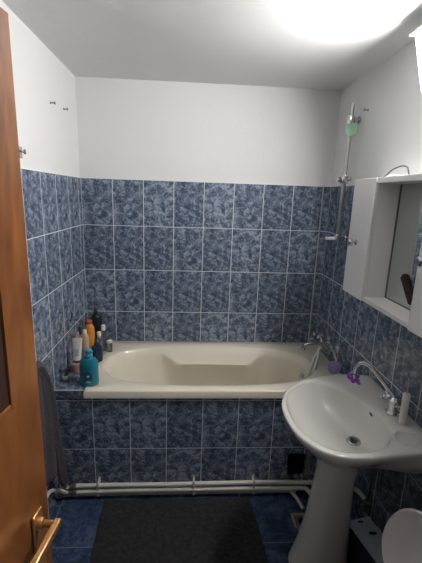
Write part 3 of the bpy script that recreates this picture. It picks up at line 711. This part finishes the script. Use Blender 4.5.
# white tube, standing upside-down on its cap
c3 = Vector((.066, -.465, ZS+.060))
t = thing('cream_tube', 'white squeeze tube with flat crimped top leaning above the pink jar', 'tube', c3, 'toiletries standing at the foot of the bathtub')
rings = []
for k in range(9):
    v = k/8; rings.append([(c3.x-.004+.008*v+(.023+.006*v)*math.cos(a), c3.y+(.020*(1-v)+.002*v)*math.sin(a), c3.z+.010+v*.135) for a in [2*PI*i/24 for i in range(24)]])
bm = BM(); add_rings(bm, rings); obj('tube_body', bm, M['white_tube'], t, angle=50)
bm = BM(); add_lathe(bm, [(.001, -.003), (.020, -.003), (.021, .009), (.001, .010)], (c3.x-.004, c3.y, c3.z), n=20); obj('cap', bm, M['black'], t, label='black cap')
bm = BM()
for k in range(4): add_box(bm, c3.x-.010, c3.x+.012-.004*(k % 2), c3.y-.0172+.0014*k, c3.y-.0130+.0014*k, c3.z+.040+k*.011, c3.z+.044+k*.011)
obj('print', bm, M['green_print'], t, label='faint green printed lines')
# pink jar
bottle('pink_jar', 'dusty pink round jar with lid under the white squeeze tube', (.066, -.470), [(.001, 0), (.034, 0), (.038, .004), (.038, .036), (.001, .037)], 'pink', [(.001, .037), (.039, .037), (.039, .052), (.034, .0565), (.001, .0565)], 'pink', capname='lid', cat='jar')
# small white razor like thing
t = thing('safety_razor', 'small white and black razor lying on the tiles beside the pink jar', 'razor', (.025, -.55, ZS), 'toiletries standing at the foot of the bathtub')
bm = BM(); add_tube(bm, [(.016, -.57, ZS+.008), (.022, -.53, ZS+.010), (.024, -.49, ZS+.010)], .006, 10, 4); obj('handle', bm, M['black'], t)
bm = BM(); add_box(bm, .012, .040, -.582, -.568, ZS+.001, ZS+.016); obj('head', bm, M['white_cap'], t, bevel=.002)
# pale pink bottles
bottle('lotion_bottle', 'pale pink slim bottle with cream cap behind white squeeze tube', (.078, -.345), [(.001, 0), (.022, 0), (.024, .004), (.024, .165), (.019, .180), (.010, .188), (.001, .189)], 'palepink', [(.001, .187), (.012, .187), (.012, .208), (.010, .210), (.001, .210)], 'cream_cap', sx=1, sy=.75)
bottle('lotion_bottle', 'pale pink broad bottle nearest the left wall, half behind slimmer one', (.029, -.325), [(.001, 0), (.022, 0), (.025, .004), (.025, .145), (.018, .168), (.008, .178), (.001, .179)], 'palepink', [(.001, .177), (.009, .177), (.009, .186), (.001, .187)], 'palepink', sx=1, sy=.75)
# orange bottle
bottle('conditioner_bottle', 'orange rounded bottle with red cap behind the pale pink bottles', (.076, -.235), [(.001, 0), (.028, 0), (.032, .006), (.036, .06), (.036, .145), (.031, .188), (.020, .208), (.013, .214), (.001, .215)], 'orange', [(.001, .212), (.014, .212), (.021, .216), (.021, .232), (.016, .237), (.001, .238)], 'red_cap', sx=1, sy=.7)
# dark tall bottle with pointed cap
bottle('shampoo_bottle', 'tall near-black bottle with pointed cap in the back left corner', (.082, -.085), [(.001, 0), (.034, 0), (.038, .006), (.040, .14), (.037, .200), (.025, .220), (.014, .226), (.001, .227)], 'dark_green', [(.001, .222), (.015, .224), (.016, .240), (.011, .248), (.008, .264), (.001, .268)], 'black', sx=1, sy=.65)
# clear bottle with white cap
bottle('spray_bottle', 'slim clear spray bottle with white cap at the back of corner', (.146, -.155), [(.001, 0), (.018, 0), (.020, .004), (.020, .120), (.014, .136), (.008, .140), (.001, .141)], 'clear', [(.001, .138), (.0135, .138), (.0135, .170), (.011, .173), (.001, .174)], 'white_cap')
bottle('perfume_bottle', 'short clear bottle with pale cap between the dark and navy bottles', (.138, -.240), [(.001, 0), (.020, 0), (.022, .004), (.022, .110), (.016, .126), (.010, .131), (.001, .132)], 'clear', [(.001, .130), (.014, .130), (.014, .154), (.011, .157), (.001, .158)], 'cream_cap')
bottle('navy_bottle', 'squat navy blue bottle right behind the large teal bottle', (.142, -.330), [(.001, 0), (.032, 0), (.036, .004), (.037, .07), (.030, .094), (.014, .102), (.001, .103)], 'navy', [(.001, .101), (.014, .101), (.014, .118), (.011, .121), (.001, .122)], 'navy')
bottle('glass_jar', 'small clear jar with pale lid on the tub rim behind the navy bottle', (.192, -.190), [(.001, 0), (.016, 0), (.018, .003), (.018, .065), (.001, .066)], 'clear', [(.001, .066), (.018, .066), (.018, .078), (.001, .079)], 'cream_cap', capname='lid', cat='jar')

# ------------------------------------------------------------------ light, world, camera
ar = bpy.data.lights.new('hall_fill', 'AREA'); ar.shape = 'RECTANGLE'; ar.size = .6; ar.size_y = .6; ar.energy = .9; ar.color = (1, .96, .9)  # weak fill light added out of view in the hallway, no fitting modelled
lo = bpy.data.objects.new('hall_fill', ar); COL.objects.link(lo); lo.location = (.66, -3.1, 2.2)
lo.rotation_euler = (Vector((.8, -.9, .9))-Vector((.66, -3.1, 2.2))).to_track_quat('-Z', 'Y').to_euler()
w = bpy.data.worlds.new('world'); scn.world = w; w.use_nodes = True
w.node_tree.nodes['Background'].inputs[0].default_value = (.80, .82, .85, 1); w.node_tree.nodes['Background'].inputs[1].default_value = .07

cam = bpy.data.cameras.new('camera'); co = bpy.data.objects.new('camera', cam); COL.objects.link(co); scn.camera = co
yaw, pit, rol = .0633, .2282, .0335
cyw, syw, cp, sp_ = math.cos(yaw), math.sin(yaw), math.cos(pit), math.sin(pit)
fwd = Vector((syw*cp, cyw*cp, -sp_)); right = Vector((cyw, -syw, 0)); up = right.cross(fwd)
r2 = right*math.cos(rol)+up*math.sin(rol); u2 = -right*math.sin(rol)+up*math.cos(rol)
Mx = Matrix((r2, u2, -fwd)).transposed().to_4x4(); Mx.translation = Vector((.706, -2.506, 1.692)); co.matrix_world = Mx
cam.sensor_fit = 'VERTICAL'; cam.sensor_height = 24; cam.lens = 24*367.5/563; cam.clip_start = .02

scn.view_settings.view_transform = 'Standard'; scn.view_settings.look = 'None'; scn.view_settings.gamma = 1
scn.view_settings.use_curve_mapping = False; scn.view_settings.exposure = 0.75
